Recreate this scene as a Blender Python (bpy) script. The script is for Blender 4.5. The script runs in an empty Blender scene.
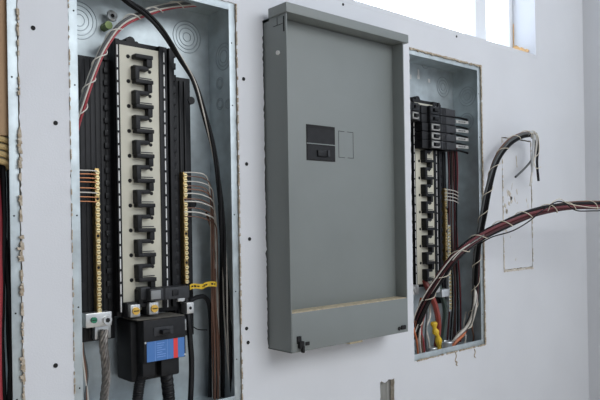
import bpy, bmesh, math, random
from mathutils import Vector, Matrix
random.seed(7)
SC = bpy.context.scene
COL = SC.collection

# ------------------------------------------------------------------ camera
FPX, YAW, PITCH, ROLL, DIST, CY = 658.196, 0.7222, 0.0012, -0.0164, 1.187, 221.83
fw = Vector((math.sin(YAW)*math.cos(PITCH), math.cos(YAW)*math.cos(PITCH), math.sin(PITCH)))
r0 = Vector((math.cos(YAW), -math.sin(YAW), 0)); u0 = r0.cross(fw)
RT = r0*math.cos(ROLL) + u0*math.sin(ROLL); UP = -r0*math.sin(ROLL) + u0*math.cos(ROLL)
EYE = Vector((0, -DIST, 0))
cam_data = bpy.data.cameras.new('camera'); cam = bpy.data.objects.new('camera', cam_data); COL.objects.link(cam)
cam.matrix_world = Matrix(((RT.x, UP.x, -fw.x, EYE.x), (RT.y, UP.y, -fw.y, EYE.y), (RT.z, UP.z, -fw.z, EYE.z), (0, 0, 0, 1)))
cam_data.sensor_width = 36; cam_data.lens = FPX/600*36; cam_data.shift_y = (CY-200)/600; cam_data.clip_start = .02
SC.camera = cam

# ------------------------------------------------------------------ sky, added area light, exposure
W = bpy.data.worlds.new('sky'); SC.world = W; W.use_nodes = True
bg = W.node_tree.nodes['Background']; wn = W.node_tree; wt = wn.nodes.new('ShaderNodeTexCoord'); wsp = wn.nodes.new('ShaderNodeSeparateXYZ'); wr = wn.nodes.new('ShaderNodeMapRange')
wn.links.new(wt.outputs['Generated'], wsp.inputs[0]); wn.links.new(wsp.outputs['Y'], wr.inputs['Value'])      # open sky beyond the wall, dimmer daylight inside the site
wr.inputs['From Min'].default_value = .0; wr.inputs['From Max'].default_value = .15; wr.inputs['To Min'].default_value = .66; wr.inputs['To Max'].default_value = 8.0
wx = wn.nodes.new('ShaderNodeMapRange'); wn.links.new(wsp.outputs['X'], wx.inputs['Value'])                    # the left end of the site is darker than the right
wx.inputs['From Min'].default_value = -.8; wx.inputs['From Max'].default_value = .6; wx.inputs['To Min'].default_value = .34; wx.inputs['To Max'].default_value = 1.1
wm_ = wn.nodes.new('ShaderNodeMath'); wm_.operation = 'MULTIPLY'; wn.links.new(wr.outputs['Result'], wm_.inputs[0]); wn.links.new(wx.outputs['Result'], wm_.inputs[1])
wn.links.new(wm_.outputs[0], bg.inputs['Strength']); bg.inputs['Color'].default_value = (.87, .95, 1.09, 1)
def area(name, loc, target, sx, sy, power, color):
    l = bpy.data.lights.new(name, 'AREA'); l.shape = 'RECTANGLE'; l.size = sx; l.size_y = sy; l.energy = power; l.color = color
    o = bpy.data.objects.new(name, l); COL.objects.link(o); o.location = loc
    o.rotation_euler = (Vector(target)-Vector(loc)).to_track_quat('-Z', 'Y').to_euler()
area('added_front_right_light', (1.4, -2.7, 1.35), (1.0, 0, 0), 2.0, 1.3, 42, (.96, .98, 1))  # added area lamp, assumed unseen source, lights the wall from front right
SC.view_settings.view_transform = 'Standard'; SC.view_settings.look = 'None'
SC.view_settings.exposure = -0.07; SC.view_settings.gamma = 1; SC.view_settings.use_curve_mapping = False

# ------------------------------------------------------------------ helpers
def at(px, py, Y):
    """point on the plane y=Y seen at that place of the photograph"""
    d = fw*FPX + RT*(px-300) + UP*(CY-py)
    return EYE + d*((Y+DIST)/d.y)
def path(*pts): return [at(*p) for p in pts]

def mat(name, color, rough=.5, metal=0, var=0, scale=30, bump=0, bscale=200, spec=.5, color2=None, stretch=None):
    m = bpy.data.materials.new(name); m.use_nodes = True; nt = m.node_tree; b = nt.nodes['Principled BSDF']
    b.inputs['Base Color'].default_value = (*color, 1); b.inputs['Roughness'].default_value = rough
    b.inputs['Metallic'].default_value = metal; b.inputs['Specular IOR Level'].default_value = spec
    tc = nt.nodes.new('ShaderNodeTexCoord'); src = tc.outputs['Object']
    if stretch:
        mp = nt.nodes.new('ShaderNodeMapping'); mp.inputs['Scale'].default_value = stretch
        nt.links.new(src, mp.inputs['Vector']); src = mp.outputs['Vector']
    if var or color2:
        n = nt.nodes.new('ShaderNodeTexNoise'); n.inputs['Scale'].default_value = scale; n.inputs['Detail'].default_value = 5
        nt.links.new(src, n.inputs['Vector'])
        rp = nt.nodes.new('ShaderNodeValToRGB')
        c2 = color2 or tuple(min(1, c*(1+var)) for c in color); c1 = color if color2 else tuple(c*(1-var) for c in color)
        rp.color_ramp.elements[0].position = .32; rp.color_ramp.elements[1].position = .68
        rp.color_ramp.elements[0].color = (*c1, 1); rp.color_ramp.elements[1].color = (*c2, 1)
        nt.links.new(n.outputs['Fac'], rp.inputs['Fac']); nt.links.new(rp.outputs['Color'], b.inputs['Base Color'])
    if bump:
        n2 = nt.nodes.new('ShaderNodeTexNoise'); n2.inputs['Scale'].default_value = bscale; n2.inputs['Detail'].default_value = 4
        nt.links.new(src, n2.inputs['Vector'])
        bp = nt.nodes.new('ShaderNodeBump'); bp.inputs['Strength'].default_value = bump; bp.inputs['Distance'].default_value = .002
        nt.links.new(n2.outputs['Fac'], bp.inputs['Height']); nt.links.new(bp.outputs['Normal'], b.inputs['Normal'])
    return m
M = dict(
    drywall=mat('drywall_paper', (.685, .70, .725), .85, 0, .025, 4, .15, 300),
    gypsum=mat('gypsum_core', (.50, .43, .33), .95, 0, 0, 90, .6, 150, color2=(.72, .69, .63)),
    torn=mat('torn_paper', (.33, .25, .16), .95, 0, 0, 130, .6, 150, color2=(.58, .52, .43)),
    galv=mat('galvanized_steel', (.51, .57, .59), .5, .68, .14, 26, .08, 120),
    zinc=mat('zinc_plate', (.62, .65, .66), .35, .7, .08, 60),
    groove=mat('stamped_groove', (.36, .41, .44), .45, .8),
    black=mat('black_plastic', (.0095, .010, .0115), .5, 0, .3, 60, spec=.3),
    dkgrey=mat('dark_grey_plastic', (.032, .034, .038), .5, 0, .2, 60, spec=.35),
    hole=mat('dark_hole', (.006, .006, .006), .8),
    beige=mat('beige_plastic', (.60, .58, .475), .5, 0, .06, 18),
    brass=mat('brass', (.36, .25, .10), .4, .8, .2, 150),
    screwbrass=mat('pale_brass_screw', (.80, .66, .36), .3, .75),
    gold=mat('gold_screw', (.78, .48, .10), .3, .8),
    silver=mat('tin_plated_aluminium', (.60, .61, .60), .3, .75, .06, 80),
    steel=mat('bare_conductor', (.26, .24, .22), .4, .55, .3, 120),
    grey=mat('grey_enamel', (.200, .220, .213), .48, 0, .035, 6, .03, 250),
    white=mat('white_plastic', (.74, .74, .72), .5, 0, .06, 60),
    w_white=mat('white_wire', (.62, .59, .53), .45, 0, .1, 40),
    w_black=mat('black_wire', (.009, .009, .010), .55, spec=.2),
    w_mred=mat('faded_red_wire', (.15, .026, .032), .45),
    w_grey=mat('grey_wire', (.085, .09, .09), .45),
    w_red=mat('red_wire', (.36, .045, .055), .42),
    w_dred=mat('dark_red_wire', (.060, .013, .016), .5, spec=.3),
    w_brown=mat('brown_wire', (.17, .085, .055), .45, 0, .2, 30),
    w_copper=mat('copper_wire', (.45, .20, .10), .35, .8),
    w_orange=mat('orange_wire', (.55, .16, .06), .45),
    w_green=mat('green_black_wire', (.035, .055, .045), .45),
    redcable=mat('red_cable', (.26, .045, .035), .45),
    cord=mat('lacing_cord', (.66, .60, .48), .8, 0, .1, 200),
    dimwhite=mat('dull_white_plastic', (.42, .42, .40), .5, 0, .1, 60),  # white plastic in a duller tone, for breaker frames and label strips
    w_dbrown=mat('dark_brown_wire', (.06, .035, .028), .5, spec=.3),
    cream=mat('cream_cord', (.72, .69, .62), .8),
    blue=mat('blue_sticker', (.065, .19, .48), .45),
    bluel=mat('pale_blue_print', (.22, .38, .72), .45),
    redst=mat('red_stripe', (.75, .05, .05), .45),
    green=mat('green_screw', (.03, .22, .12), .4, .3),
    olive=mat('olive_green_screw', (.16, .22, .07), .4, .3),
    yellow=mat('yellow_tape', (.72, .48, .03), .5),
    wood=mat('raw_stud_wood', (.34, .21, .115), .7, 0, 0, 6, color2=(.42, .28, .16), stretch=(9, 9, .6)),
    straw=mat('straw_cord', (.48, .35, .16), .8, 0, .2, 60),
    frame=mat('window_frame_vinyl', (.80, .82, .84), .5),
    foam=mat('orange_foam', (.75, .47, .22), .9, 0, .2, 90),
    concrete=mat('concrete_floor', (.33, .28, .22), .8, 0, .1, 3),
    sheath=mat('sheathing_board', (.22, .20, .17), .9, 0, .1, 5),
    slotgrey=mat('weathered_board', (.20, .20, .185), .9, 0, 0, 10, .5, 80, color2=(.36, .36, .34), stretch=(8, 8, .7)),
    dirt=mat('tan_dust', (.46, .39, .27), .95, 0, .25, 90),
    soot=mat('grey_dust', (.13, .12, .10), .9, 0, .35, 60),
    dull=mat('dull_grey_plate', (.24, .25, .25), .5, .2),
)
def glass():
    m = bpy.data.materials.new('window_glass'); m.use_nodes = True; nt = m.node_tree; b = nt.nodes['Principled BSDF']
    b.inputs['Transmission Weight'].default_value = 1; b.inputs['Roughness'].default_value = 0; b.inputs['IOR'].default_value = 1.02
    b.inputs['Base Color'].default_value = (.97, .985, 1, 1)
    n = nt.nodes.new('ShaderNodeTexNoise'); n.inputs['Scale'].default_value = 11; n.inputs['Detail'].default_value = 6; tc = nt.nodes.new('ShaderNodeTexCoord')
    rp = nt.nodes.new('ShaderNodeValToRGB'); rp.color_ramp.elements[0].position = .30; rp.color_ramp.elements[1].position = .46     # dusty smears on the panes
    rp.color_ramp.elements[0].color = (.72, .80, .83, 1); rp.color_ramp.elements[1].color = (.97, .985, 1, 1)
    nt.links.new(tc.outputs['Object'], n.inputs['Vector']); nt.links.new(n.outputs['Fac'], rp.inputs['Fac']); nt.links.new(rp.outputs['Color'], b.inputs['Base Color']); return m
M['glass'] = glass()

class MB:
    def __init__(s): s.v = []; s.f = []; s.mi = []; s.mats = []; s.cur = None
    def use(s, m):
        if m not in s.mats: s.mats.append(m)
        s.cur = s.mats.index(m); return s
    def add(s, vs, fs):
        b = len(s.v); s.v += [tuple(v) for v in vs]
        for f in fs: s.f.append([b+i for i in f]); s.mi.append(s.cur or 0)
        return s
    def box(s, x0, x1, y0, y1, z0, z1, bev=0, rot=None, piv=None):
        bm = bmesh.new(); bmesh.ops.create_cube(bm, size=1)
        for v in bm.verts: v.co = Vector(((x0+x1)/2+v.co.x*(x1-x0), (y0+y1)/2+v.co.y*(y1-y0), (z0+z1)/2+v.co.z*(z1-z0)))
        if bev: bmesh.ops.bevel(bm, geom=bm.edges[:], offset=bev, segments=2, affect='EDGES', profile=.6)
        if rot is not None:
            piv = Vector(piv) if piv is not None else Vector(((x0+x1)/2, (y0+y1)/2, (z0+z1)/2))
            for v in bm.verts: v.co = rot @ (v.co-piv) + piv
        bm.verts.index_update(); s.add([v.co.copy() for v in bm.verts], [[v.index for v in f.verts] for f in bm.faces]); bm.free(); return s
    def cyl(s, p0, p1, r, n=12, r2=None):
        p0 = Vector(p0); p1 = Vector(p1); d = (p1-p0).normalized(); a = d.orthogonal().normalized(); b = d.cross(a); r2 = r if r2 is None else r2
        vs = []
        for p, rr in ((p0, r), (p1, r2)): vs += [p+(a*math.cos(2*math.pi*k/n)+b*math.sin(2*math.pi*k/n))*rr for k in range(n)]
        return s.add(vs, [[k, (k+1) % n, n+(k+1) % n, n+k] for k in range(n)]+[list(range(n))[::-1], list(range(n, 2*n))])
    def ring(s, c, axis, R, r, n=28, m=6, squash=1):
        c = Vector(c); d = Vector(axis).normalized(); a = d.orthogonal().normalized(); b = d.cross(a); vs = []; fs = []
        for i in range(n):
            t = 2*math.pi*i/n; e = a*math.cos(t)+b*math.sin(t)
            for j in range(m):
                q = 2*math.pi*j/m; vs.append(c+e*(R+r*math.cos(q))+d*r*squash*math.sin(q))
        for i in range(n):
            for j in range(m): fs.append([i*m+j, i*m+(j+1) % m, (i+1) % n*m+(j+1) % m, (i+1) % n*m+j])
        return s.add(vs, fs)
    def tube(s, pts, r, n=8, close=True, taper=None):
        N = len(pts); vs = []; fs = []; t0 = (pts[1]-pts[0]).normalized(); a = t0.orthogonal().normalized()
        for i, p in enumerate(pts):
            t = (pts[min(i+1, N-1)]-pts[max(i-1, 0)]).normalized(); a = (a-t*a.dot(t)).normalized(); b = t.cross(a)
            rr = r*(taper(i/(N-1)) if taper else 1)
            vs += [p+(a*math.cos(2*math.pi*k/n)+b*math.sin(2*math.pi*k/n))*rr for k in range(n)]
        for i in range(N-1):
            for k in range(n): fs.append([i*n+k, i*n+(k+1) % n, (i+1)*n+(k+1) % n, (i+1)*n+k])
        fs += [list(range(n))[::-1], list(range((N-1)*n, N*n))]
        return s.add(vs, fs)
    def prism(s, pts, y0, y1):
        n = len(pts); vs = [(x, y0, z) for x, z in pts]+[(x, y1, z) for x, z in pts]
        return s.add(vs, [list(range(n)), list(range(n, 2*n))[::-1]]+[[k, n+k, n+(k+1) % n, (k+1) % n] for k in range(n)])
    def hexa(s, q0, q1):
        """solid between two quads of points"""
        return s.add(list(q0)+list(q1), [[0, 1, 2, 3], [7, 6, 5, 4]]+[[k, 4+k, 4+(k+1) % 4, (k+1) % 4] for k in range(4)])
    def mesh(s, name, off):
        me = bpy.data.meshes.new(name); me.from_pydata([(v[0]-off[0], v[1]-off[1], v[2]-off[2]) for v in s.v], [], s.f)
        for m in s.mats: me.materials.append(m)
        for p, i in zip(me.polygons, s.mi): p.material_index = i; p.use_smooth = True
        bm = bmesh.new(); bm.from_mesh(me); bmesh.ops.recalc_face_normals(bm, faces=bm.faces[:]); bm.to_mesh(me); bm.free()
        me.set_sharp_from_angle(angle=math.radians(38)); me.update(); return me
    def build(s, name, parent=None):
        if parent is not None: off = parent['_o'] if '_o' in parent else parent.matrix_world.translation
        else:
            xs, ys, zs = zip(*s.v); off = ((min(xs)+max(xs))/2, (min(ys)+max(ys))/2, min(zs))
        off = tuple(off); o = bpy.data.objects.new(name, s.mesh(name, off)); COL.objects.link(o)
        if parent is not None: o.parent = parent
        else: o.location = off
        o['_o'] = off; return o
def B(m): return MB().use(m)
def tag(o, label, cat, group=None):
    o['label'] = label; o['category'] = cat
    if group: o['group'] = group
    return o
def struct(mb, name):
    o = mb.build(name); o['kind'] = 'structure'; return o
def root(name, loc, label, cat, group=None):
    o = bpy.data.objects.new(name, None); COL.objects.link(o); o.location = loc; o.empty_display_size = .05; o['_o'] = tuple(loc)
    return tag(o, label, cat, group)
def catmull(pts, per=10):
    P = [pts[0]*2-pts[1]]+list(pts)+[pts[-1]*2-pts[-2]]; out = []
    for i in range(1, len(P)-2):
        a, b, c, d = P[i-1:i+3]
        for k in range(per):
            t = k/per; out.append(.5*((2*b)+(c-a)*t+(2*a-5*b+4*c-d)*t*t+(3*b-a-3*c+d)*t**3))
    out.append(P[-2]); return out
def frames(pts):
    out = []; N = len(pts); a = (pts[1]-pts[0]).orthogonal().normalized()
    for i in range(N):
        t = (pts[min(i+1, N-1)]-pts[max(i-1, 0)]).normalized(); a = (a-t*a.dot(t)).normalized(); out.append((a.copy(), t.cross(a)))
    return out
def arclen(pts):
    L = [0]
    for i in range(1, len(pts)): L.append(L[-1]+(pts[i]-pts[i-1]).length)
    return L
def wire(name, pts, r, m, label, cat='wire', group=None, per=8, n=7, smooth=True):
    q = catmull(pts, per) if smooth else pts
    return tag(B(m).tube(q, r, n).build(name), label, cat, group)
def bundle(pts, specs, R, twist, per=8, name='wire'):
    """specs: (material, radius, ring position or None for the centre, label, group)"""
    q = catmull(pts, per); F = frames(q); L = arclen(q); res = []
    ring = [s for s in specs if s[2] is not None]
    for m, r, a, label, group in specs:
        p = []
        for i, c in enumerate(q):
            if a is None: p.append(c.copy()); continue
            ang = a+L[i]*twist; j = R*(1+.12*math.sin(L[i]*23+a*3)); p.append(c+F[i][0]*math.cos(ang)*j+F[i][1]*math.sin(ang)*j)
        res.append(tag(B(m).tube(p, r, 7).build(name), label, 'wire', group))
    return q
def lacing(q, R, pitch, r, label, m, loops_every=None, s0=0, s1=1, group=None):
    """cord wound around the bundle axis q"""
    L = arclen(q); F = frames(q); T = L[-1]; steps = int((s1-s0)*T/pitch*14); pts = []; i = 0
    for k in range(steps+1):
        s = s0*T+(s1-s0)*T*k/steps
        while i < len(q)-2 and L[i+1] < s: i += 1
        t = (s-L[i])/max(1e-9, L[i+1]-L[i]); c = q[i].lerp(q[i+1], t); a = 2*math.pi*s/pitch+.4*math.sin(s*37)
        rr = R*(1+.1*math.sin(s*61)); pts.append(c+F[i][0]*math.cos(a)*rr+F[i][1]*math.sin(a)*rr)
    return tag(B(m).tube(pts, r, 5).build('lacing_cord'), label, 'cord', group)
def dup(o, loc, parent):
    c = o.copy(); COL.objects.link(c); c.parent = parent; c.location = loc; return c
def jag(x0, z0, x1, z1, step, amp, inward=0):
    """points along a crumbly cut edge (end point left out)"""
    n = max(1, int(math.hypot(x1-x0, z1-z0)/step)); dx, dz = x1-x0, z1-z0; l = math.hypot(dx, dz); nx, nz = -dz/l, dx/l; out = []
    for k in range(n):
        j = 0 if k == 0 else random.uniform(-amp, amp)*(1 if random.random() < .8 else 1.9)
        t = (k+(0 if k == 0 else random.uniform(-.3, .3)))/n; out.append((x0+dx*t+nx*j, z0+dz*t+nz*j))
    return out
def jagrect(x0, x1, z0, z1, step, amp):
    return jag(x0, z0, x1, z0, step, amp)+jag(x1, z0, x1, z1, step, amp)+jag(x1, z1, x0, z1, step, amp)+jag(x0, z1, x0, z0, step, amp)

# ------------------------------------------------------------------ the setting
ZB, ZT = -.398, .489                                # bottom and top of the three recessed panels
XL, XR, WALLX, FLOOR, TOP = -1.2, 2.53, 2.53, -1.25, 1.45
WIN = (.95, 2.170, .577, 1.30)
HOLES = [jagrect(.018, .3955, ZB, ZT, .007, .0011), jagrect(.4855, .8665, ZB, ZT, .007, .0009),
         jagrect(.9408, 1.349, -.2885, .4665, .006, .0014), jagrect(1.468, 1.824, ZB, ZT, .008, .0009),
         jagrect(1.9385, 2.124, -.172, .272, .01, .0012), jag(1.322, -.66, 1.379, -.66, .02, .001)+jag(1.379, -.66, 1.380, -.430, .012, .0015)+jag(1.380, -.430, 1.322, -.432, .007, .005)+jag(1.322, -.432, 1.322, -.66, .012, .0012),
         [(WIN[0], WIN[2]), (WIN[1], WIN[2]), (WIN[1], WIN[3]), (WIN[0], WIN[3])]]
def sheet(name, outer, holes, y0, y1, m_face, m_edge):
    cu = bpy.data.curves.new(name, 'CURVE'); cu.dimensions = '2D'; cu.fill_mode = 'BOTH'; cu.extrude = (y1-y0)/2
    for poly in [outer]+holes:
        sp = cu.splines.new('POLY'); sp.points.add(len(poly)-1); sp.use_cyclic_u = True
        for p, (x, z) in zip(sp.points, poly): p.co = (x, z, 0, 1)
    tmp = bpy.data.objects.new(name, cu); COL.objects.link(tmp)
    me = bpy.data.meshes.new_from_object(tmp.evaluated_get(bpy.context.evaluated_depsgraph_get()))
    bpy.data.objects.remove(tmp); bpy.data.curves.remove(cu)
    for v in me.vertices: x, z, h = v.co; v.co = (x, (y0+y1)/2-h, z)
    me.materials.clear(); me.materials.append(m_face); me.materials.append(m_edge)
    me.update()
    for p in me.polygons: p.material_index = 0 if abs(p.normal.y) > .5 else 1
    o = bpy.data.objects.new(name, me); COL.objects.link(o); o['kind'] = 'structure'; return o
rect = [(XL, FLOOR), (XR, FLOOR), (XR, TOP), (XL, TOP)]
sheet('wall_back', rect, HOLES, 0, .0135, M['drywall'], M['gypsum'])
sheet('wall_outside', rect, [HOLES[-1]], .116, .132, M['sheath'], M['sheath'])
struct(B(M['drywall']).box(WALLX, WALLX+.014, -4, .13, FLOOR, TOP), 'wall_right')
struct(B(M['concrete']).box(XL-2, WALLX, -5, .13, FLOOR-.05, FLOOR), 'floor')
# timber framing inside the wall cavity
for i, x in enumerate((.442, .905, 1.412, 1.885, 2.21)):
    struct(B(M['wood']).box(x-.019, x+.019, .0145, .115, FLOOR, WIN[2]-.02 if .95 < x < 2.17 else TOP), 'trim_%d' % (i+1))
# window: lined reveal, vinyl frame, two panes
wx0, wx1, wz0, wz1 = WIN
jb = B(M['drywall']); jb.box(wx1-.002, wx1+.012, -.0006, .116, wz0-.012, wz1+.012).box(wx0-.012, wx0, .0135, .116, wz0-.012, wz1+.012)
jb.box(wx0, wx1, -.0004, .116, wz0-.012, wz0+.001).box(wx0, wx1, .0135, .116, wz1, wz1+.012); struct(jb, 'trim_6')
fr = B(M['frame']); FY = .088
fr.box(wx0, wx1, FY, FY+.045, wz0, wz0+.022, .003).box(wx0, wx1, FY, FY+.045, wz1-.03, wz1, .003)
fr.box(wx0, wx0+.03, FY, FY+.045, wz0, wz1, .003).box(wx1-.024, wx1, FY, FY+.045, wz0, wz1, .003).box(1.925, 1.99, FY-.006, FY+.04, wz0+.01, wz1-.02, .004)
fr.box(1.985, 2.006, FY+.012, FY+.045, wz0+.01, wz1-.02, .002)
wo = struct(fr, 'window_1')
B(M['glass']).box(wx0+.02, 1.935, FY+.02, FY+.024, wz0+.02, wz1-.02).build('pane', wo)
B(M['glass']).box(1.98, wx1-.02, FY+.03, FY+.034, wz0+.02, wz1-.02).build('pane', wo)
B(M['foam']).tube(catmull([Vector((wx1-.004, FY-.004, wz0+z)) for z in (.03, .07, .1, .13)], 6), .0016, 6).tube([Vector((wx1-.003, .028+.055*k/8, wz0+.017+.028*k/8+.003*math.sin(k*2.1))) for k in range(9)], .0075, 7).build('foam_bead', wo)
# paper and plaster torn along the cut openings
def torn_strip(mb, x0, z0, x1, z1, w, side, y=-.0012, step=.006, gap=.25):
    """little crumbs of torn paper hanging over a cut edge; side = which way is inwards"""
    dx, dz = x1-x0, z1-z0; l = math.hypot(dx, dz); ux, uz = dx/l, dz/l; nx, nz = -uz*side, ux*side; s = 0
    while s < l-step:
        e = step*random.uniform(.5, 1.9)
        if random.random() > gap:
            a, b = random.uniform(.1, .5)*w, random.uniform(.2, 1)*w; c = random.uniform(.25, 1)*w; yy = y*random.uniform(.5, 1.6)
            p = [(s, -a), (s+e, -a*.7), (s+e*random.uniform(.6, 1.1), c), (s+e*.5, b), (s+e*random.uniform(-.1, .2), c*.8)]
            mb.prism([(x0+ux*t+nx*h, z0+uz*t+nz*h) for t, h in p], yy-.0012, yy+.0016)
        s += e*.85
    return mb
t = B(M['torn']); torn_strip(t, .3955, ZB, .3955, ZT, .0040, 1, gap=.6)
for z0_, z1_, w_ in ((.40, .43, .006), (.10, .17, .007), (.02, .06, .006), (-.06, -.005, .009), (-.12, -.095, .007), (-.27, -.225, .008), (-.34, -.315, .005)): torn_strip(t, .3955, z0_, .3955, z1_, w_, 1, gap=.3, y=-.002, step=.005)
struct(t, 'trim_7')
t = B(M['torn']); torn_strip(t, .8665, ZB, .8665, ZT, .0032, 1, gap=.3); torn_strip(t, .4855, ZB, .4855, ZT, .002, -1, gap=.6); struct(t, 'trim_8')
t = B(M['torn']); torn_strip(t, 1.824, ZB, 1.824, ZT, .006, 1, gap=.05); torn_strip(t, 1.468, ZT, 1.824, ZT, .006, -1, gap=.08); torn_strip(t, 1.47, ZB, 1.824, ZB, .004, 1, gap=.2); struct(t, 'trim_9')
t = B(M['gypsum']); torn_strip(t, 1.9385, -.172, 1.9385, .272, .004, -1, gap=.35); torn_strip(t, 1.9385, -.172, 2.124, -.172, .007, 1, gap=.05); torn_strip(t, 2.124, -.172, 2.124, .272, .003, 1, gap=.5); struct(t, 'trim_10')
t = B(M['torn'])                                     # two drips of brown glue below the right-hand panel
for px, py, ln in ((455.5, 352, 12), (456.5, 361, 5), (474.5, 349, 10)):
    a = at(px, py, -.001); t.tube(catmull([a, a+Vector((.004, 0, -ln*.0011)), a+Vector((-.002, 0, -ln*.0021)), a+Vector((.005, 0, -ln*.0028))], 5), .0016, 5)
struct(t, 'trim_11')
struct(B(M['slotgrey']).box(1.31, 1.39, .016, .03, -.70, -.40), 'trim_12')

# ------------------------------------------------------------------ recessed panel boxes
def knock(parent, c, axis, radii, r=.0011):
    k = B(M['groove'])
    for R in radii: k.ring(c, axis, R, r, 32, 6)
    return k.build('knockout', parent)
def make_panel(x0, x1, label, flange=.0165):
    rt = root('electrical_panel', ((x0+x1)/2, .1, ZB), label, 'electrical panel', 'recessed electrical panels')
    b = B(M['galv']); yb = .1065; yf = .003; th = .0016
    b.box(x0, x1, yb-th, yb, ZB, ZT)
    b.box(x0, x0+th, yf, yb, ZB, ZT).box(x1-th, x1, yf, yb, ZB, ZT).box(x0, x1, yf, yb, ZB, ZB+th).box(x0, x1, yf, yb, ZT-th, ZT)
    b.build('enclosure', rt)
    f = B(M['galv']); f.box(x0, x0+flange, yf-.001, yf+.001, ZB, ZT, .0004).box(x1-flange, x1, yf-.001, yf+.001, ZB, ZT, .0004)
    f.box(x0+flange, x1-flange, yf-.001, yf+.001, ZB, ZB+.018, .0004).box(x0+flange, x1-flange, yf-.001, yf+.001, ZT-.016, ZT, .0004)
    f.use(M['hole'])
    for z in (.40, .262, .02, -.15, -.30):
        for x in (x0+flange*.6, x1-flange*.6): f.cyl((x, yf-.0016, z), (x, yf, z), .0016, 10)
    f.build('flange', rt)
    return rt
def screw_mesh(m, r, h, slot=True):
    s = B(m).cyl((0, 0, 0), (0, -h, 0), r, 12)
    if slot: s.use(M['hole']).box(-r*.75, r*.75, -h-.0002, -h+.0002, -r*.14, r*.14)
    return s.mesh('screw', (0, 0, 0))
SCREW = dict(bar=screw_mesh(M['screwbrass'], .0043, .0026), gold=screw_mesh(M['gold'], .0078, .004), hexs=screw_mesh(M['silver'], .009, .004, False), green=screw_mesh(M['green'], .006, .005), bolt=screw_mesh(M['dkgrey'], .007, .006), tiny=screw_mesh(M['silver'], .0022, .0012, False))
def put(kind, loc, parent, name='screw', label=None):
    o = bpy.data.objects.new(name, SCREW[kind]); COL.objects.link(o); o.parent = parent; p = parent['_o']
    o.location = (loc[0]-p[0], loc[1]-p[1], loc[2]-p[2])
    if label: o['label'] = label
    return o
S = .0508
def bus(rt, hx, hz, bars=True, rows=10):
    """plastic interior with the bus plate; hx, hz: first plate hole"""
    Y = .05; zt, zb = hz+.034, hz-rows*S-.012
    tr = B(M['black']); x0 = hx-.0985
    tr.box(x0, hx-.026, .074, .097, hz-.575, hz-.006, .002)                       # left wing
    for k in range(6): tr.box(x0+.005+k*.0108, x0+.0145+k*.0108, .0725, .076, hz-.57, hz-.012, .001)
    tr.box(hx+.110, hx+.158, .068, .097, hz-.59, hz-.022, .002)                    # right wing
    for k in range(3): tr.box(hx+.116+k*.012, hx+.121+k*.012, .064, .07, hz-.58, hz-.03, .001)
    for z in (hz-.07, hz-.30): tr.cyl((hx+.160, .066, z), (hx+.160, .09, z), .0085, 16)
    tr.cyl((x0+.002, .068, hz-.465), (x0+.002, .09, hz-.465), .0085, 16)
    tr.build('bus_tray', rt)
    co = B(M['black']); co.box(hx-.0285, hx+.113, .058, .097, zb-.01, zt, .002)
    co.cyl((hx+.012, .060, zt+.001), (hx+.012, .097, zt+.001), .010, 18).cyl((hx+.028, .066, zt), (hx+.028, .097, zt), .005, 12)
    for sx in (hx-.0285, hx+.070): co.box(sx, sx+.0085, .047, .06, zb, zt-.002, .0008)
    for sx in (hx+.0785, hx+.094): co.box(sx, sx+.010, .0475, .06, zb, zt-.002, .0008)
    for k in range(int((zt-zb)/(S/2))):
        z = zt-.012-k*S/2
        co.box(hx+.104, hx+.112, .050, .06, z-.008, z+.006, .001); co.box(hx-.044, hx-.034, .068, .075, z-.007, z+.004, .001)
    co.build('bus_base', rt)
    for sx in (hx-.0262, hx+.0800):                                                # pale strips seen through the slotted rails
        st = B(M['white']); st.box(sx, sx+.0024, .0468, .058, zb, zt-.010); st.use(M['black'])
        for k in range(int((zt-zb)/(S/2))): z = zt-.010-k*S/2; st.box(sx-.0004, sx+.0040, .0460, .0575, z-.0045, z+.0005)
        st.build('slot_strip', rt)
    pl = B(M['beige']); pl.box(hx-.0198, hx+.0702, Y, .06, zb, zt-.012, .001)
    pl.use(M['hole'])
    for k in range(rows):
        pl.cyl((hx, Y-.0006, hz-k*S), (hx, Y+.001, hz-k*S), .0042, 12)
        if k < rows: pl.cyl((hx+.0485, Y-.0006, hz-(k+.5)*S), (hx+.0485, Y+.001, hz-(k+.5)*S), .0038, 12); pl.cyl((hx+.0385, Y-.0006, hz-(k+.5)*S), (hx+.0385, Y+.001, hz-(k+.5)*S), .0018, 8)
    pl.build('bus_plate', rt)
    tf = B(M['black']); tf.box(hx+.008, hx+.048, .032, .052, hz-.004, hz+.0045, .002).box(hx+.034, hx+.047, .034, .052, hz-.020, hz-.001, .0025); tf.build('stab', rt)
    for k in range(rows):
        z = hz-k*S; a = B(M['black'])
        # zig-zag insulator: left upright, foot going right, right upright down to the next
        a.box(hx+.006, hx+.0165, .031, .052, z-.048, z-.020, .0025)
        a.box(hx+.006, hx+.040, .036, .052, z-.027, z-.0185, .002)
        a.box(hx+.008, hx+.048, .032, .052, z-.055, z-.0465, .002)
        if k < rows-1: a.box(hx+.036, hx+.047, .035, .052, z-.072, z-.049, .0025)
        s = a.build('stab', rt)
        B(M['dkgrey']).box(hx+.020, hx+.046, .037, .0385, z-.0445, z-.0425).build('stab_blade', s)
    if bars:
        for (bx, bz0, bz1, by) in ((hx-.0665, hz-.522, hz-.231, .058), (hx+.1315, hz-.475, hz-.231, .052)):
            nb = B(M['brass']); nb.box(bx-.0046, bx+.0046, by, by+.016, bz0, bz1, .0008)
            nb.use(M['hole'])
            for j in (5, 12, 18): zz = bz1-.008-j*.0105; nb.cyl((bx, by-.0006, zz), (bx, by+.001, zz), .003, 10)
            nbo = nb.build('neutral_bar', rt); j = 0; z = bz1-.008
            while z > bz0+.004:
                if j not in (5, 12, 18): put('bar', (bx, by, z), nbo)
                z -= .0105; j += 1
    return zb
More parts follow.
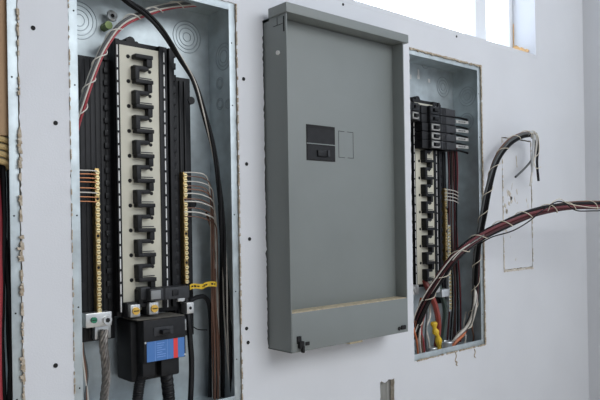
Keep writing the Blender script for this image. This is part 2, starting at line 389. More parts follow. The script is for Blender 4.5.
# far-left panel: only its right edge is in the picture
fp = make_panel(.016, .394, 'galvanized panel box cut off by the left edge of the photo')
# left panel
lp = make_panel(.4865, .864, 'tall recessed panel on the left with bare bus plate and blue-labelled breaker')
HX, HZ = .6288, .3453
bus(lp, HX, HZ)
yk = .1045
for (px, py, rr) in ((79, 20, (.012, .021, .030, .038)), (187, 37, (.010, .020, .028, .036))): knock(lp, at(px, py, yk), (0, 1, 0), rr)
knock(lp, (.8622, .045, .380), (1, 0, 0), (.014, .022, .030)); knock(lp, (.8622, .062, .322), (1, 0, 0), (.009, .013)); knock(lp, (.8622, .062, .275), (1, 0, 0), (.009, .013)); knock(lp, (.8622, .03, .27), (1, 0, 0), (.010,))
p = at(112, 16, .085); w = B(M['silver']); w.ring(p, (0, 1, 0), .0075, .0045, 24, 8).cyl(p, p+Vector((0, .02, 0)), .0055, 14).use(M['hole']).cyl(p-Vector((0, .003, 0)), p, .004, 12)
w.build('washer_bolt', lp)
p = at(109, 25, .08); B(M['olive']).cyl(p, p+Vector((0, .024, 0)), .0085, 8).build('ground_screw', lp)['label'] = 'olive green hex ground screw'
# main lugs of the left panel
for px, py in ((136, 311), (154.5, 308.5)):
    p = at(px, py, .02); l = B(M['silver']); l.box(p.x-.0105, p.x+.0105, .022, .034, p.z-.0125, p.z+.0125, .0015); l.use(M['black']).box(p.x-.0125, p.x+.0105, .034, .066, p.z-.014, p.z+.016, .0015); lo = l.build('lug', lp); put('gold', (p.x, .022, p.z), lo)
p = at(100.5, 319, .045)
nl = B(M['silver']); nl.box(p.x-.030, p.x+.024, .045, .068, p.z-.015, p.z+.013, .002).box(p.x-.006, p.x+.028, .058, .072, p.z-.042, p.z-.016, .002); nlo = nl.build('neutral_lug', lp)
q = at(93.5, 320, .045); put('green', (q.x, .045, q.z), nlo, label='green slotted screw'); q = at(107, 320, .045); put('hexs', (q.x, .045, q.z), nlo)
h = B(M['hole']).cyl((q.x, .0412, q.z), (q.x, .0406, q.z), .005, 6).build('hex_socket', nlo)
# silver neutral clamp at the right of the main breaker
p = at(190.5, 308, .03); c = B(M['silver']); c.box(p.x-.009, p.x+.009, .03, .055, p.z-.012, p.z+.012, .002).box(p.x-.022, p.x-.004, .045, .06, p.z+.014, p.z+.022, .001).box(p.x-.02, p.x-.006, .045, .06, p.z-.024, p.z-.016, .001).box(p.x-.012, p.x+.002, .05, .062, p.z-.05, p.z-.026, .001)
c.use(M['hole']).cyl((p.x, .0296, p.z), (p.x, .031, p.z), .0035, 8); c.build('terminal_clamp', lp)

# ------------------------------------------------------------------ main breaker
YF = -.004
a = at(143.5, 321, YF); b2 = at(185.5, 318.5, YF); c2 = at(142.8, 364, YF); bx0, bx1, bz1, bz0 = a.x, b2.x, a.z, c2.z
mbk = root('main_breaker', ((bx0+bx1)/2, .06, bz0-.03), 'black main breaker with a blue and red sticker at the bottom of the left panel', 'circuit breaker')
m = B(M['black']); m.box(bx0, bx1, YF, .066, bz0, bz1, .003); m.box(bx0-.012, bx1+.004, .028, .092, bz0-.042, bz1-.002, .006)
m.box(bx0+.002, bx0+.030, .006, .05, bz0-.03, bz0+.003, .003).box(bx1-.050, bx1-.012, .010, .05, bz0-.036, bz0+.003, .003)
m.build('body', mbk)
B(M['soot']).box(bx0-.010, bx1+.002, .004, .064, bz1, bz1+.0015).build('dusty_top', mbk)['label'] = 'dusty grey top'
sx0, sx1 = bx0+.006, bx1-.004; sz1, sz0 = bz1-.043, bz1-.083
s = B(M['blue']); s.box(sx0, sx1, YF-.0008, YF+.0005, sz0, sz1); s.use(M['redst']).box(sx0+(sx1-sx0)*.70, sx0+(sx1-sx0)*.815, YF-.0012, YF, sz0, sz1)
s.use(M['bluel'])
for tt in (.21, .53): s.box(sx0+(sx1-sx0)*tt, sx0+(sx1-sx0)*tt+.0007, YF-.0011, YF, sz0, sz1)
for k in range(7):
    zz = sz1-.006-k*.0045; s.box(sx0+.022, sx0+.022+random.uniform(.010, .022), YF-.0011, YF, zz, zz+.0011)
s.build('sticker', mbk)['label'] = 'blue sticker with a red stripe'
tg = B(M['dkgrey']); xc = (bx0+bx1)/2-.004; tg.box(xc-.022, xc+.022, YF-.002, YF+.001, bz1-.033, bz1-.016, .001); tgo = tg.build('toggle_recess', mbk)
B(M['black']).box(xc-.010, xc+.008, YF-.016, YF, bz1-.030, bz1-.021, .002).build('toggle', mbk)
for x, z in ((bx0+.003, bz1-.044), (bx1-.003, bz1-.079)): put('tiny', (x, YF, z), mbk)
# supply cables out of the breaker
for i, (pp, r, lab) in enumerate(((((143, 370, .025), (139.5, 384, .03), (137.5, 400, .035), (136, 425, .04)), .0105, 'thick black cable leaving the main breaker on its left'), (((166, 372, .02), (167.5, 384, .03), (169, 400, .035), (171, 425, .04)), .0125, 'thick black ribbed cable leaving the main breaker on its right'))):
    q = catmull(path(*pp), 16); n = len(q)
    tag(B(M['black']).tube(q, r, 14, taper=lambda t: 1+.09*math.sin(t*130)).build('power_cable'), lab, 'cable', 'black supply cables')
# branch breaker lying on the right of the bus
def breaker(x0, x1, zc, yb, yf, label, group, tog='dimwhite', fl=False):
    o = root('circuit_breaker', ((x0+x1)/2, yb, zc-.0125), label, 'circuit breaker', group); h = .0122; L = x1-x0
    X = lambda t: x1-L*t if fl else x0+L*t
    def bxx(mb, t0, t1, *r): a, b = sorted((X(t0), X(t1))); return mb.box(a, b, *r)
    b = B(M['black']); bxx(b, 0, 1, yf+.010, yb, zc-h, zc+h, .0015); bxx(b, .18, .80, yf, yb-.005, zc-h, zc+h, .002); b.build('body', o)
    e = B(M['dkgrey']); bxx(e, .66, .98, yf-.001, yf+.02, zc-h*.85, zc+h*.85, .001); bxx(e, .50, .53, yf-.001, yf+.01, zc-h*.95, zc+h*.95); e.build('terminal_end', o)
    fc = B(M[tog]); bxx(fc, .20, .46, yf-.0012, yf+.001, zc-h*.78, zc-h*.5); bxx(fc, .20, .46, yf-.0012, yf+.001, zc+h*.5, zc+h*.78); bxx(fc, .20, .25, yf-.0012, yf+.001, zc-h*.7, zc+h*.7); bxx(fc, .42, .46, yf-.0012, yf+.001, zc-h*.7, zc+h*.7); fc.build('toggle_frame', o)
    tg = B(M['black']); bxx(tg, .27, .40, yf-.008, yf+.002, zc-h*.35, zc+h*.35, .001); tg.build('toggle', o)
    return o
p = at(150, 295, .01); q = at(189, 292, .01); bo = root('circuit_breaker', ((p.x+q.x)/2, .05, p.z-.016), 'dark grey breaker lying sideways above the main breaker', 'circuit breaker')
m = B(M['dkgrey']); m.box(p.x, q.x, .008, .046, p.z-.013, p.z+.012, .002).box(p.x-.012, p.x+.01, .026, .05, p.z-.011, p.z+.015, .003); m.build('body', bo)
B(M['black']).box(p.x+.030, p.x+.034, .0072, .02, p.z-.013, p.z+.012).box(p.x+.050, p.x+.064, .0055, .02, p.z-.006, p.z+.006, .001).build('toggle', bo)
m = B(M['dull']); m.box(p.x+.001, p.x+.023, .0066, .012, p.z-.009, p.z+.0085, .001); m.build('front_plate', bo)['label'] = 'pale grey plate on the breaker end'

# ------------------------------------------------------------------ wires of the left panel
q = bundle(path((70, 165, .055), (76, 128, .045), (83, 104, .035), (93, 74, .03), (105, 46, .03), (122, 24, .035), (148, 12, .045), (178, 5, .06), (230, 2, .08)), [
    (M['w_red'], .0026, 4.1, 'red wire in the laced bundle arching over the top of the left panel', None),
    (M['w_grey'], .0027, 2.3, 'grey wire in the laced bundle arching over the left panel', None),
    (M['w_black'], .0026, 5.6, 'black wire in the laced bundle arching over the left panel', None),
    (M['w_white'], .0022, 1.4, 'white wire in the laced bundle arching over the left panel', None),
    (M['w_white'], .0018, 3.2, 'second, thinner white wire in the laced bundle arching over the left panel', None)], .0052, 3)
lacing(q, .0088, .062, .0012, 'white cord wound round the red and white wires in the left panel', M['cream'], s0=.08, s1=.98)
q = bundle(path((112, -12, .03), (128, 2, .03), (146, 14, .025), (163, 32, .02), (180, 58, .02), (194, 82, .025), (204, 112, .025), (213, 148, .03), (218.5, 180, .03), (223, 230, .025), (227, 300, .03), (231, 360, .035), (236, 430, .04)), [
    (M['w_black'], .0033, 0, 'black wires twisted together down the right side of the left panel', 'twisted black wires'),
    (M['w_black'], .0033, 2.1, 'black wires twisted together down the right side of the left panel', 'twisted black wires'),
    (M['w_black'], .0030, 3.6, 'black wires twisted together down the right side of the left panel', 'twisted black wires'),
    (M['w_white'], .0016, 5.0, 'thin pale wire twisted along the black wires in the left panel', None)], .0036, 14)
# wire ends on the neutral bars
for k, (py, m_) in enumerate(((170.5, 'w_white'), (174, 'w_copper'), (178, 'w_copper'), (182, 'w_copper'), (188, 'w_copper'), (192.5, 'w_white'), (197, 'w_copper'), (201.5, 'w_copper'))):
    white = m_ == 'w_white'
    wire('wire', path((75+k % 3, py-.5, .05), (82, py-.2, .052), (90, py, .054), (97, py+.6, .056)), .0013, M[m_],
         ('upper' if k == 0 else 'lower')+' white wire among the copper ends on the left neutral bar' if white else 'short bare copper wire end on the left neutral bar', 'wire', None if white else 'copper ends on the left neutral bar')
for k, (py, m_, xx, rr) in enumerate(((172.5, 'w_white', 210, .0013), (176.5, 'w_brown', 212, .0013), (181.5, 'w_white', 214, .0012), (186, 'w_brown', 211, .0013), (189.5, 'w_brown', 213, .0018), (193.5, 'w_white', 215, .0014), (199, 'w_brown', 213, .0013), (201.5, 'w_white', 216, .0015), (208, 'w_brown', 214, .0013), (212, 'w_white', 217, .0016), (216.5, 'w_brown', 217, .0013))):
    brown = m_ == 'w_brown'; nth = ['top', None, 'second', None, None, 'third', None, 'fourth', None, 'lowest', None][k]
    e = 252+(k*29) % 120
    pts = path((184, py, .052), (194, py, .05), (204, py+2, .05), (xx-2, py+8, .052), (xx, py+24, .055), (xx+.5, e*.5+py*.5+12, .06)) + path((xx+1+(k % 3), max(e, py+70), .065), (xx+3, 420, .07))
    wire('wire', pts, rr, M[m_], 'brown wire curving from the right neutral bar down the left panel' if brown else '%s white wire from the right neutral bar of the left panel' % nth, 'wire', 'brown wires from the right neutral bar' if brown else None)
for k in range(3):
    wire('wire', path((206+k*1.5, 212+k*4, .08), (213+k*1.3, 240, .07), (212+k*1.6, 290, .065-.004*k), (214.5+(k*7 % 4)*1.4, 345, .06), (215+k*2, 425, .06)), .0023, M['w_brown'], 'brown wire hanging beside the black wires at the right of the left panel', 'wire', 'brown wires hanging in the left panel')
wire('wire', path((219, 200, .05), (222.5, 250, .05), (224, 310, .045), (227, 350, .045), (232, 425, .05)), .0018, M['w_white'], 'long white wire hanging among the brown wires of the left panel')
# black cables beside the wires
wire('cable', path((186, 298, .05), (188.5, 318, .035), (190, 340, .035), (191.5, 370, .04), (189, 430, .045)), .0062, M['black'], 'black cable hanging down right beside the main breaker', 'cable')
wire('cable', path((189, 301, .045), (198, 297, .05), (206, 298, .06), (210, 312, .075), (211, 350, .085), (209, 425, .09)), .0052, M['black'], 'black cable bending down below the yellow label tape', 'cable')
wire('wire', path((189, 323, .04), (197, 329, .04), (207, 330, .045)), .0012, M['w_black'], 'thin black wire end poking right above the main breaker cable')
for k, m_ in enumerate(('w_white', 'w_brown', 'w_grey')):
    wire('wire', path((82.5, 335+k*3, .085), (82+k, 352, .08), (84.5+k*1.6, 374, .075), (88-k*1.5, 400, .07), (86+k*2, 428, .07)), .0019, M[m_], ('white', 'brown', 'grey')[k]+' wire in the lower left corner of the left panel')
for k in range(2):
    wire('cable', path((220+k*4, 205, .075), (222+k*4, 250, .07), (221+k*4, 310, .065), (223+k*3, 360, .065), (222+k*4, 425, .07)), .0055, M['w_black'], 'black cable hanging behind the brown wires at the right of the left panel', 'cable', 'black cables behind the brown wires')
wire('cable', path((226, 160, .08), (229, 210, .07), (229, 270, .06), (229.5, 330, .055), (229, 425, .06)), .008, M['w_black'], 'thick black cable against the right side wall of the left panel', 'cable')
# yellow label tape
a = at(190, 287.5, .035); b = at(217.5, 283.5, .04); t = B(M['yellow']); d = Vector((0, 0, .0055)); e = Vector((0, .0015, 0)); NW = 12
tp = [a.lerp(b, k/NW)+Vector((0, .004*math.sin(k*1.1), .0016*math.sin(k*.9))) for k in range(NW+1)]
for k in range(NW):
    u, v = tp[k], tp[k+1]; t.use(M['yellow']).hexa([u-d, v-d, v+d, u+d], [u-d+e, v-d+e, v+d+e, u+d+e])
    if 0 < k < NW-1 and k % 4: g = Vector((0, -.0005, 0)); hh = Vector((0, 0, random.uniform(.0008, .003))); w2 = u.lerp(v, .7); t.use(M['hole']).hexa([u-hh+g, w2-hh+g, w2+hh+g, u+hh+g], [u-hh+e*.5, w2-hh+e*.5, w2+hh+e*.5, u+hh+e*.5])
tag(t.build('label_tape'), 'yellow tape with black marks stuck out beside the sideways breaker', 'tape')
# twisted bare conductor below the neutral lug
cq = catmull(path((104, 330, .05), (103.5, 345, .05), (105.5, 362, .052), (106, 380, .055), (104, 400, .06), (103, 428, .065)), 14); F = frames(cq); L = arclen(cq); bc = None
for k in range(6):
    pts = [c+F[i][0]*math.cos(k*1.047+L[i]*75)*.0058+F[i][1]*math.sin(k*1.047+L[i]*75)*.0058 for i, c in enumerate(cq)]
    (bc or B(M['steel'])).tube(pts, .0031, 6) if bc else None
    if bc is None: bc = B(M['steel']); bc.tube(pts, .0031, 6)
bc.tube(cq, .004, 6)
tag(bc.build('stranded_conductor'), 'twisted bare grey conductor hanging from the silver lug', 'cable')

# ------------------------------------------------------------------ far-left panel contents
tag(B(M['wood']).box(.20, .3885, .010, .03, .160, ZT-.02, .002).build('wooden_board'), 'brown board in the top of the panel at the left edge', 'board')
for k in range(4):
    z = .156-.013*k
    tag(B(M['straw']).tube(catmull([Vector((.24, .045, z-.01)), Vector((.30, .03, z-.002)), Vector((.35, .020, z)), Vector((.378, .017, z-.004)), Vector((.386, .04, z-.012))], 6), .0056, 8).build('straw_cord'), 'straw coloured cord loop below the brown board at the left edge', 'cord', 'straw cords under the board')
for k, (m_, x, lab) in enumerate((('w_red', .352, 'red wire just right of the left photo edge'), ('w_black', .360, None), ('w_dred', .343, 'dark red wire at the left photo edge'), ('w_black', .335, None), ('w_black', .366, None), ('w_brown', .357, 'brown wire at the left photo edge'), ('w_black', .347, None), ('w_black', .372, None))):
    pts = [Vector((x+.012+.004*math.sin(j*1.3+k), .022+.006*math.cos(k*1.7+j*.8)+.007*(k % 3), .112-.1*j)) for j in range(6)]
    wire('wire', pts, .0042, M[m_], lab or 'black wire hanging at the left edge of the photo', 'wire', None if lab else 'black wires in the far left panel')

# ------------------------------------------------------------------ grey surface enclosure in the middle
mx0, mx1, my, mz0 = .944, at(403.6, 60, -.08).x, -.080, -.289
cz1 = at(285.6, 1.4, -.085).z; cz0 = at(286.3, 11.5, -.085).z
ge = root('grey_enclosure', ((mx0+mx1)/2, 0, mz0), 'large grey steel enclosure with a hooded top standing out from the wall', 'electrical box')
b = B(M['grey']); th = .003; rec = .036; lz = at(290.5, 314, my).z
b.box(mx0, mx0+th, my, .03, mz0, cz0+.002, .0008).box(mx1-th, mx1, my, .03, mz0, cz0+.002, .0008).box(mx0, mx1, my, .03, mz0, mz0+th, .0008)
b.box(mx0, mx1, -.021, .03, cz0-.006, .468, .001); b.box(mx0, mx1, .012, .03, mz0, cz0)
b.build('body', ge)
cp = B(M['grey']); cp.box(mx0-.004, mx1+.014, my-.006, -.022, cz0, cz1, .0015); cp.build('hood', ge)
B(M['grey']).box(mx0+th, mx1-th, my+rec, my+rec+.004, lz-.01, cz0-.001, .0008).build('front_panel', ge)
lc = B(M['grey']); lc.box(mx0+.002, mx1-.002, my-.001, my+rec+.002, mz0+.001, lz, .0012); lc.use(M['dirt']).box(mx0+.004, mx1-.004, my+.0005, my+rec, lz-.0003, lz+.002); lco = lc.build('lower_cover', ge)
fy = my+rec
a = at(306, 124, fy); c = at(335, 161, fy); wz1, wz0_ = a.z, at(306, 160, fy).z; wm = wz1+(wz0_-wz1)*.53
w = B(M['hole']); w.box(a.x, c.x, fy-.0012, fy+.002, wz0_, wz1); w.use(M['black']).box(a.x+.003, c.x-.003, fy-.0016, fy, wm+.002, wz1-.008).box(a.x+.003, c.x-.003, fy-.0016, fy, wz0_+.003, wm-.003)
wo_ = w.build('breaker_window', ge)
B(M['grey']).box(a.x, c.x, fy-.003, fy, wm-.001, wm+.0012).build('divider', wo_)
xx = a.x+(c.x-a.x)*.56; zz = wz0_+(wm-wz0_)*.45; tg = B(M['black']); tg.box(xx-.020, xx+.016, fy-.006, fy, zz-.008, zz+.008, .003).use(M['dkgrey']).box(xx+.010, xx+.017, fy-.009, fy, zz-.007, zz+.008, .001); tg.build('toggle', wo_)
a = at(338.3, 131, fy); c = at(353.5, 158.5, fy); kz1 = a.z; kz0 = at(338.3, 157.2, fy).z; k = B(M['hole']); tl = .0011
k.box(a.x, a.x+tl, fy-.0004, fy+.001, kz0, kz1).box(c.x-tl, c.x, fy-.0004, fy+.001, kz0, kz1)
for z in (kz0, kz1):
    k.box(a.x, a.x+(c.x-a.x)*.4, fy-.0004, fy+.001, z-tl/2, z+tl/2).box(a.x+(c.x-a.x)*.6, c.x, fy-.0004, fy+.001, z-tl/2, z+tl/2)
k.build('knockout', ge)
# fittings: latch, screws, side rivet, hood slit
def on_front(px, py): return at(px, py, my)
p = on_front(298.5, 342); l = B(M['hole']); l.box(p.x-.006, p.x+.006, my-.004, my, p.z-.004, p.z+.013, .001).box(p.x-.004, p.x+.010, my-.010, my-.002, p.z-.014, p.z+.002, .002).box(p.x+.003, p.x+.009, my-.012, my-.004, p.z-.024, p.z-.008, .002); l.build('latch', ge)
p = on_front(307, 343.5); B(M['hole']).box(p.x-.006, p.x+.006, my-.003, my, p.z-.004, p.z+.004, .001).build('latch_slot', ge)
p = on_front(402, 327.5); l = B(M['hole']); l.box(p.x-.006, p.x+.012, my-.005, my, p.z-.005, p.z+.006, .002).cyl((p.x-.013, my-.003, p.z-.001), (p.x-.013, my, p.z-.001), .005, 10); l.build('latch', ge)
p = on_front(397, 328)
sc = B(M['white']).cyl((mx0, -.052, at(273, 52, -.05).z), (mx0-.004, -.052, at(273, 52, -.05).z), .005, 14); sc.build('screw', ge)
sl = B(M['hole']); sl.box(mx0-.0006, mx0+.001, my+.006, my+.010, cz0-.040, cz0-.006).box(mx0-.0006, mx0+.001, my+.012, my+.045, cz0-.022, cz0-.021).box(mx0-.0006, mx0+.001, my+.0302, my+.0315, cz0-.021, cz0-.004); sl.build('hood_slit', ge)
p = at(357, 343.5, my); B(M['dirt']).box(p.x-.022, p.x+.022, my+.002, my+.02, mz0-.005, mz0, .001).build('bottom_tab', ge)

# ------------------------------------------------------------------ right panel
rp = make_panel(1.446, 1.8225, 'recessed panel right of the grey enclosure with breakers and a tangle of cables')
OX, OZ = 1.5668, .3304
bus(rp, OX, OZ)
for (px, py, rr) in ((443, 87, (.012, .022, .032)), (425, 62, (.012, .02))): knock(rp, at(px, py, yk), (0, 1, 0), rr)
knock(rp, (1.8207, .05, .40), (1, 0, 0), (.012, .022, .031)); knock(rp, (1.8207, .055, .32), (1, 0, 0), (.010, .018, .026))
for px, py, w_, h_ in ((419.5, 73, .004, .012), (419.5, 77, .006, .006), (430, 80.5, .005, .006), (411.5, 76.5, .005, .007)):
    p = at(px, py, .1); B(M['white']).box(p.x-w_, p.x+w_, .1035, .1052, p.z-h_, p.z+h_, .0008).build('mounting_hole', rp)['label'] = 'pale mounting hole showing the wall behind'
for px, py in ((415.5, 290), (437, 288)):
    p = at(px, py, .03); l = B(M['silver']); l.box(p.x-.016, p.x+.016, .03, .065, p.z-.014, p.z+.014, .002); lo = l.build('lug', rp); put('hexs', (p.x, .03, p.z), lo)
p = at(446, 293, .04); B(M['zinc']).box(p.x-.02, p.x+.02, .04, .07, p.z-.012, p.z+.012, .002).build('neutral_lug', rp)
a = at(448.5, 225, .05); z1 = a.z; z0 = at(449, 312, .05).z; g = B(M['zinc']); g.box(a.x+.004, a.x+.016, .055, .075, z0, z1, .001); go = g.build('ground_bar', rp); z = z1-.008
while z > z0: put('bar', (a.x+.010, .055, z), go); z -= .0115
# breakers: top z of rows
zrow = [at(436, y, .012).z for y in (127.5, 136.2, 144.6)]
pit = (zrow[0]-zrow[2])/2
bxl = at(424.5, 136, .012).x; bxr = at(456, 136, .012).x
names = ['topmost', 'middle', 'lowest']
for i, z in enumerate(zrow):
    breaker(bxl, bxr, z, .055, .010, '%s of the three white-framed breakers in the right panel' % names[i], 'white-framed breakers on the right bus')
for i, lab in enumerate(('second black breaker from the top, right of the bus in the right panel', 'black breaker at the very top right of the bus in the right panel')):
    breaker(bxl, bxr, zrow[0]+pit*(i+1), .055, .012, lab, 'black breakers of the right panel', 'dkgrey')
for i, lab in enumerate(('white-framed breaker left of the bus, partly behind the grey enclosure', 'black breaker at the very top left of the bus in the right panel')):
    breaker(at(400, 136, .012).x, at(423.5, 136, .012).x, zrow[0]+pit*(i+1.05), .055, .012, lab, None, 'dimwhite' if i == 0 else 'dkgrey', fl=True)
for i, py in enumerate((122, 130.8, 139, 146.6)):
    a = at(456, py-.6, .012); b = at(468.5, py+.8, .03); t = B(M['dimwhite']); d = Vector((0, 0, .0048)); e = Vector((.002, .003, 0))
    t.hexa([a-d, b-d, b+d, a+d], [a-d+e, b-d+e, b+d+e, a+d+e]); t.use(M['dkgrey'])
    for k in range(4): u = a.lerp(b, .2+.15*k); v = a.lerp(b, .28+.15*k); gg = Vector((-.0004, -.0006, 0)); hh = Vector((0, 0, .002)); t.hexa([u-hh+gg, v-hh+gg, v+hh+gg, u+hh+gg], [u-hh+e*.3, v-hh+e*.3, v+hh+e*.3, u+hh+e*.3])
    tag(t.build('wire_label'), ['topmost', 'second', 'third', 'lowest'][i]+' white label strip beside the breakers in the right panel', 'label', 'white wire labels')
for i, py in enumerate((117, 126, 134.5, 143, 150)):
    wire('wire', path((452, py, .03), (462, py+1.5, .045), (470, py+6, .055), (472.5, py+25, .06), (471, 230, .07)), .0032, M['w_black'], 'black wire running from a breaker to the right side of the right panel', 'wire', 'black wires from the right breakers')
# wires down the middle of the right panel
for k, (m_, lab) in enumerate((('w_dred', None), ('w_black', None), ('w_dbrown', 'brown wire hanging straight below the white-framed breakers'), ('w_dred', None), ('w_black', None), ('w_mred', 'red wire hanging straight below the white-framed breakers'))):
    x = 449+k*1.7
    wire('wire', path((x-1, 148, .05), (x, 175, .06), (x+1.2*math.sin(k*2.2), 215, .06+.005*(k % 2)), (x+.5, 255, .065), (x+1+(k % 3), 300, .075), (x-2+k, 345, .08)), .003, M[m_], lab or ('dark red' if m_ == 'w_dred' else 'black')+' wire hanging below the breakers in the right panel', 'wire', None if lab else m_[2:].replace('dred', 'dark red')+' wires below the right breakers')
for k in range(4):
    wire('wire', path((444.5, 189.5+k*3.4, .05), (450, 190+k*3.4, .048), (455, 191+k*3.4, .05), (458.5, 193+k*3.4, .06)), .0016, M['w_white'], 'white wire end on the brass bar in the right panel', 'wire', 'white ends on the right brass bar')
# big laced bundle leaving to the right
G = 'black wires of the bundle leaving to the right'
main = path((413, 338, .06), (417, 322, .045), (425, 303, .02), (436, 284, -.01), (450, 263, -.045), (465, 248, -.07), (481, 236.5, -.09), (502, 225.5, -.12), (530, 214, -.16), (560, 207, -.20), (600, 204.5, -.25), (660, 204, -.32))
q = bundle(main, [
    (M['w_black'], .0052, None, 'black wire in the thick laced bundle leaving to the right', G),
    (M['w_mred'], .0044, 1.2, 'bright red wire in the thick laced bundle leaving to the right', None),
    (M['w_dred'], .0048, 2.2, 'dark red wire in the thick laced bundle leaving to the right', None),
    (M['w_black'], .0050, 3.2, 'black wire in the thick laced bundle leaving to the right', G),
    (M['w_black'], .0050, 4.3, 'black wire in the thick laced bundle leaving to the right', G),
    (M['w_brown'], .0044, 5.3, 'brown wire in the thick laced bundle leaving to the right', None),
    (M['w_black'], .0050, 0.2, 'black wire in the thick laced bundle leaving to the right', G)], .0090, 3.2)
lacing(q, .0155, .085, .0014, 'cream cord wound round the thick bundle leaving to the right', M['cord'], s0=.04, s1=.99)
wire('wire', path((478, 245, -.08), (492, 237, -.12), (512, 231, -.17), (528, 222, -.19), (543, 210, -.21), (556, 202, -.22), (565, 203, -.23), (575, 210, -.24), (590, 211, -.26), (640, 209, -.32)), .0018, M['w_black'], 'thin black wire waving loosely along the thick bundle', 'wire')
wire('wire', path((548, 211, -.2), (552, 203, -.215), (560, 199, -.22), (570, 204, -.235), (600, 208, -.27), (640, 206, -.32)), .0012, M['cord'], 'thin cream wire looping over the thick bundle near the right', 'wire')
for k, (dx, m_, lab) in enumerate(((-4, 'w_white', 'white wire splitting from the thick bundle, left one'), (-1.5, 'w_black', 'black wire splitting from the thick bundle into the right panel'), (2.5, 'w_white', 'white wire splitting from the thick bundle, right one'), (4.5, 'w_grey', 'grey wire splitting from the thick bundle into the right panel'))):
    wire('wire', path((412+dx*.3, 345-k*3, .05), (418+dx, 318, .03), (428+dx, 296, .0), (440+dx*.8, 277, -.03), (455+dx*.4, 256, -.065), (470, 244, -.09), (484, 235, -.105)), .0017, M[m_], lab)
# bundle bending up the wall
up = path((446, 352, .06), (458, 338, .045), (468, 324, .03), (474, 308, .015), (475.5, 285, .005), (476.5, 262, -.008), (479, 240, -.02), (483.5, 214, -.03), (488.5, 188, -.04), (496, 162, -.05), (507, 145, -.06), (519, 136.5, -.06), (530, 134, -.06))
G2 = 'black wires of the bundle bending up the wall'
q = bundle(up, [
    (M['w_black'], .0046, None, 'black wire in the laced bundle bending up the wall', G2),
    (M['w_black'], .0044, 1.0, 'black wire in the laced bundle bending up the wall', G2),
    (M['w_dred'], .0040, 2.3, 'dark red wire in the laced bundle bending up the wall', None),
    (M['w_brown'], .0042, 3.5, 'brown wire in the laced bundle bending up the wall', None),
    (M['w_grey'], .0042, 4.8, 'grey wire in the laced bundle bending up the wall', None)], .0070, 4)
lacing(q, .0125, .075, .0012, 'cream cord wound round the bundle bending up the wall', M['cord'])
e0 = up[-1]
ends = [('w_white', ((527, 135, -.06), (533, 131, -.06), (536.5, 137, -.06), (536, 150, -.055), (533, 165, -.05), (530, 186, -.05)), .003, 'white wire end drooping from the tip of the upper bundle'),
        ('silver', ((528, 134, -.065), (532.5, 132.5, -.068), (533.5, 142, -.065), (532.5, 158, -.06), (532, 172, -.055)), .0042, 'shiny bare wire end at the tip of the upper bundle'),
        ('w_black', ((529, 134, -.055), (536, 134, -.055), (538, 148, -.055), (537, 162, -.055), (538.5, 181, -.055)), .0042, 'black wire end hanging rightmost at the tip of the upper bundle'),
        ('w_grey', ((531, 136, -.05), (535, 143, -.045), (533, 157, -.045), (526, 167, -.05), (515.5, 177, -.06)), .0036, 'grey wire end pointing left below the tip of the upper bundle'),
        ('cord', ((530, 133, -.07), (537.5, 135, -.075), (539, 152, -.07), (534, 159, -.07), (536, 168, -.07), (541, 167, -.07)), .0012, 'thin cream cord end curling round the tip of the upper bundle')]
for m_, pp, r, lab in ends: wire('wire', path(*pp), r, M[m_], lab)
# cables in the bottom of the right panel
wire('cable', path((424, 280, .05), (430, 293, .035), (436, 308, .03), (438.5, 325, .035), (436.5, 347, .05), (436, 356, .055)), .0090, M['redcable'], 'thick red cable curving down in the bottom of the right panel', 'cable')
wire('cable', path((437, 280, .06), (441, 293, .055), (445, 308, .06), (444, 326, .065), (440, 350, .07)), .0082, M['w_green'], 'thick dark green cable beside the red one in the right panel', 'cable')
for k, (m_, r, lab) in enumerate((('w_white', .0046, 'cream sheathed cable curving in the lower right corner of the right panel'), ('w_grey', .0042, 'grey cable curving in the lower right corner of the right panel'), ('w_white', .0034, 'thinner white cable curving under the cream sheathed cable'))):
    wire('cable', path((446+k*2.5, 354, .06), (455+k*2.5, 339-k, .04), (467+k*1.5, 326, .022), (473+k, 312, .004-.004*k), (475+k*.7, 298, .0), (475.5, 284, .006)), r, M[m_], lab, 'cable')
wire('wire', path((450, 350, .04), (456, 342, .03), (463, 335, .03), (469, 324, .035)), .0046, M['w_orange'], 'orange wire in the bottom right of the right panel')
for k, (px, m_, lab) in enumerate(((415, 'w_orange', 'orange wire low in the left corner of the right panel'), (418, 'w_white', 'white wire in the low left corner of the right panel'), (421.5, 'w_red', 'red wire in the low left corner of the right panel'), (424, 'w_grey', 'grey wire low beside the yellow tape of the right panel'), (427, 'w_white', 'white wire just left of the yellow tape'), (420, 'w_brown', 'brown wire low in the left corner of the right panel'))):
    wire('wire', path((px+6-k, 298, .05), (px+3, 312+k, .045), (px-1+(k % 2)*3, 328, .04), (px+1.5, 340, .045), (px+3, 354, .06)), .0034, M[m_], lab)
for k, px in enumerate((463, 471)):
    wire('wire', path((px+3, 312, .05), (px+1, 325, .04), (px+2.5, 338, .04), (px, 350, .05)), .0030, M['w_brown' if k else 'w_white'], ('white wire stub standing in' if not k else 'brown wire stub standing in')+' the lower right corner of the right panel')
y0 = path((433.5, 322, .03), (435, 330, .028), (438, 338, .03), (439.5, 351, .04))
cq = catmull(y0, 8); tag(B(M['yellow']).tube(cq, .0085, 9, taper=lambda t: 1+.28*math.sin(t*19)).build('yellow_tape_wrap'), 'crumpled yellow tape wrapped round wires at the bottom of the right panel', 'tape')
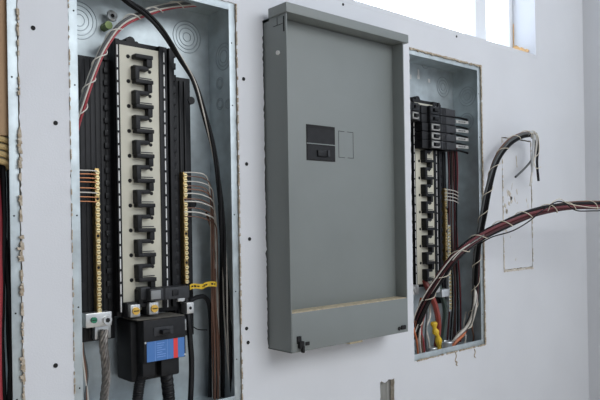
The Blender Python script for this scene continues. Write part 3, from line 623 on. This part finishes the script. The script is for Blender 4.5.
p = at(447, 342, .05); tag(B(M['zinc']).cyl(p, p+Vector((0, 0, -.03)), .017, 18).ring(p, (0, 0, 1), .017, .003, 20, 6).build('conduit_connector'), 'grey round conduit connector at the bottom of the right panel', 'connector')
p = at(432, 348, .05); tag(B(M['zinc']).cyl(p, p+Vector((0, 0, -.02)), .014, 18).ring(p, (0, 0, 1), .014, .003, 20, 6).build('conduit_connector'), 'grey round conduit connector below the red cable', 'connector')

# ------------------------------------------------------------------ drywall patch, screws in the drywall
pt = B(M['drywall']); pt.prism(jagrect(1.9415, 2.121, -.166, .268, .012, .0009), .0004, .013)
pt.use(M['gypsum'])
for k in range(16):
    x = random.uniform(1.95, 2.11); z = random.uniform(-.15, .20); l = random.uniform(.006, .03); w_ = random.uniform(.001, .0028); dx = random.uniform(-.006, .006)
    pt.prism([(x, z), (x+w_, z+l*.2), (x+dx+w_*.6, z+l), (x+dx-w_, z+l*.7)], -.0004, .002)
for k in range(9):
    x = 1.945+random.uniform(0, .045); z = .02+random.uniform(0, .07); pt.prism([(x, z), (x+.007, z-.004), (x+.012, z+.006), (x+.003, z+.011)], -.0012, .002)
tag(pt.build('drywall_patch'), 'tall narrow drywall patch set in the wall right of the cables', 'drywall patch')
for px, py, lab in ((33, 28, 'black screw head near the top of the left drywall strip'), (55.5, 123, 'black screw head beside the middle of the left drywall strip'), (55.5, 365.5, 'black screw head near the bottom of the left drywall strip'),
                    (243.5, 79, 'black screw head left of the grey enclosure, topmost'), (246.5, 164, 'black screw head left of the grey enclosure, second from top'), (249.5, 239, 'black screw head left of the grey enclosure, third from top'),
                    (246.5, 328.5, 'black screw head left of the grey enclosure, fourth from top'), (248, 342.5, 'black screw head left of the grey enclosure, lowest'), (343, 4.5, 'black screw head above the grey enclosure'), (456.5, 36.5, 'black screw head between the window and the right panel')):
    p = at(px, py, 0); s = B(M['hole']); s.cyl((p.x, .004, p.z), (p.x, -.0010, p.z), .0042 if px < 300 else .0035, 12); tag(s.build('drywall_screw'), lab, 'screw', 'screws in the drywall')

for o in list(bpy.data.objects):
    if '_o' in o: del o['_o']
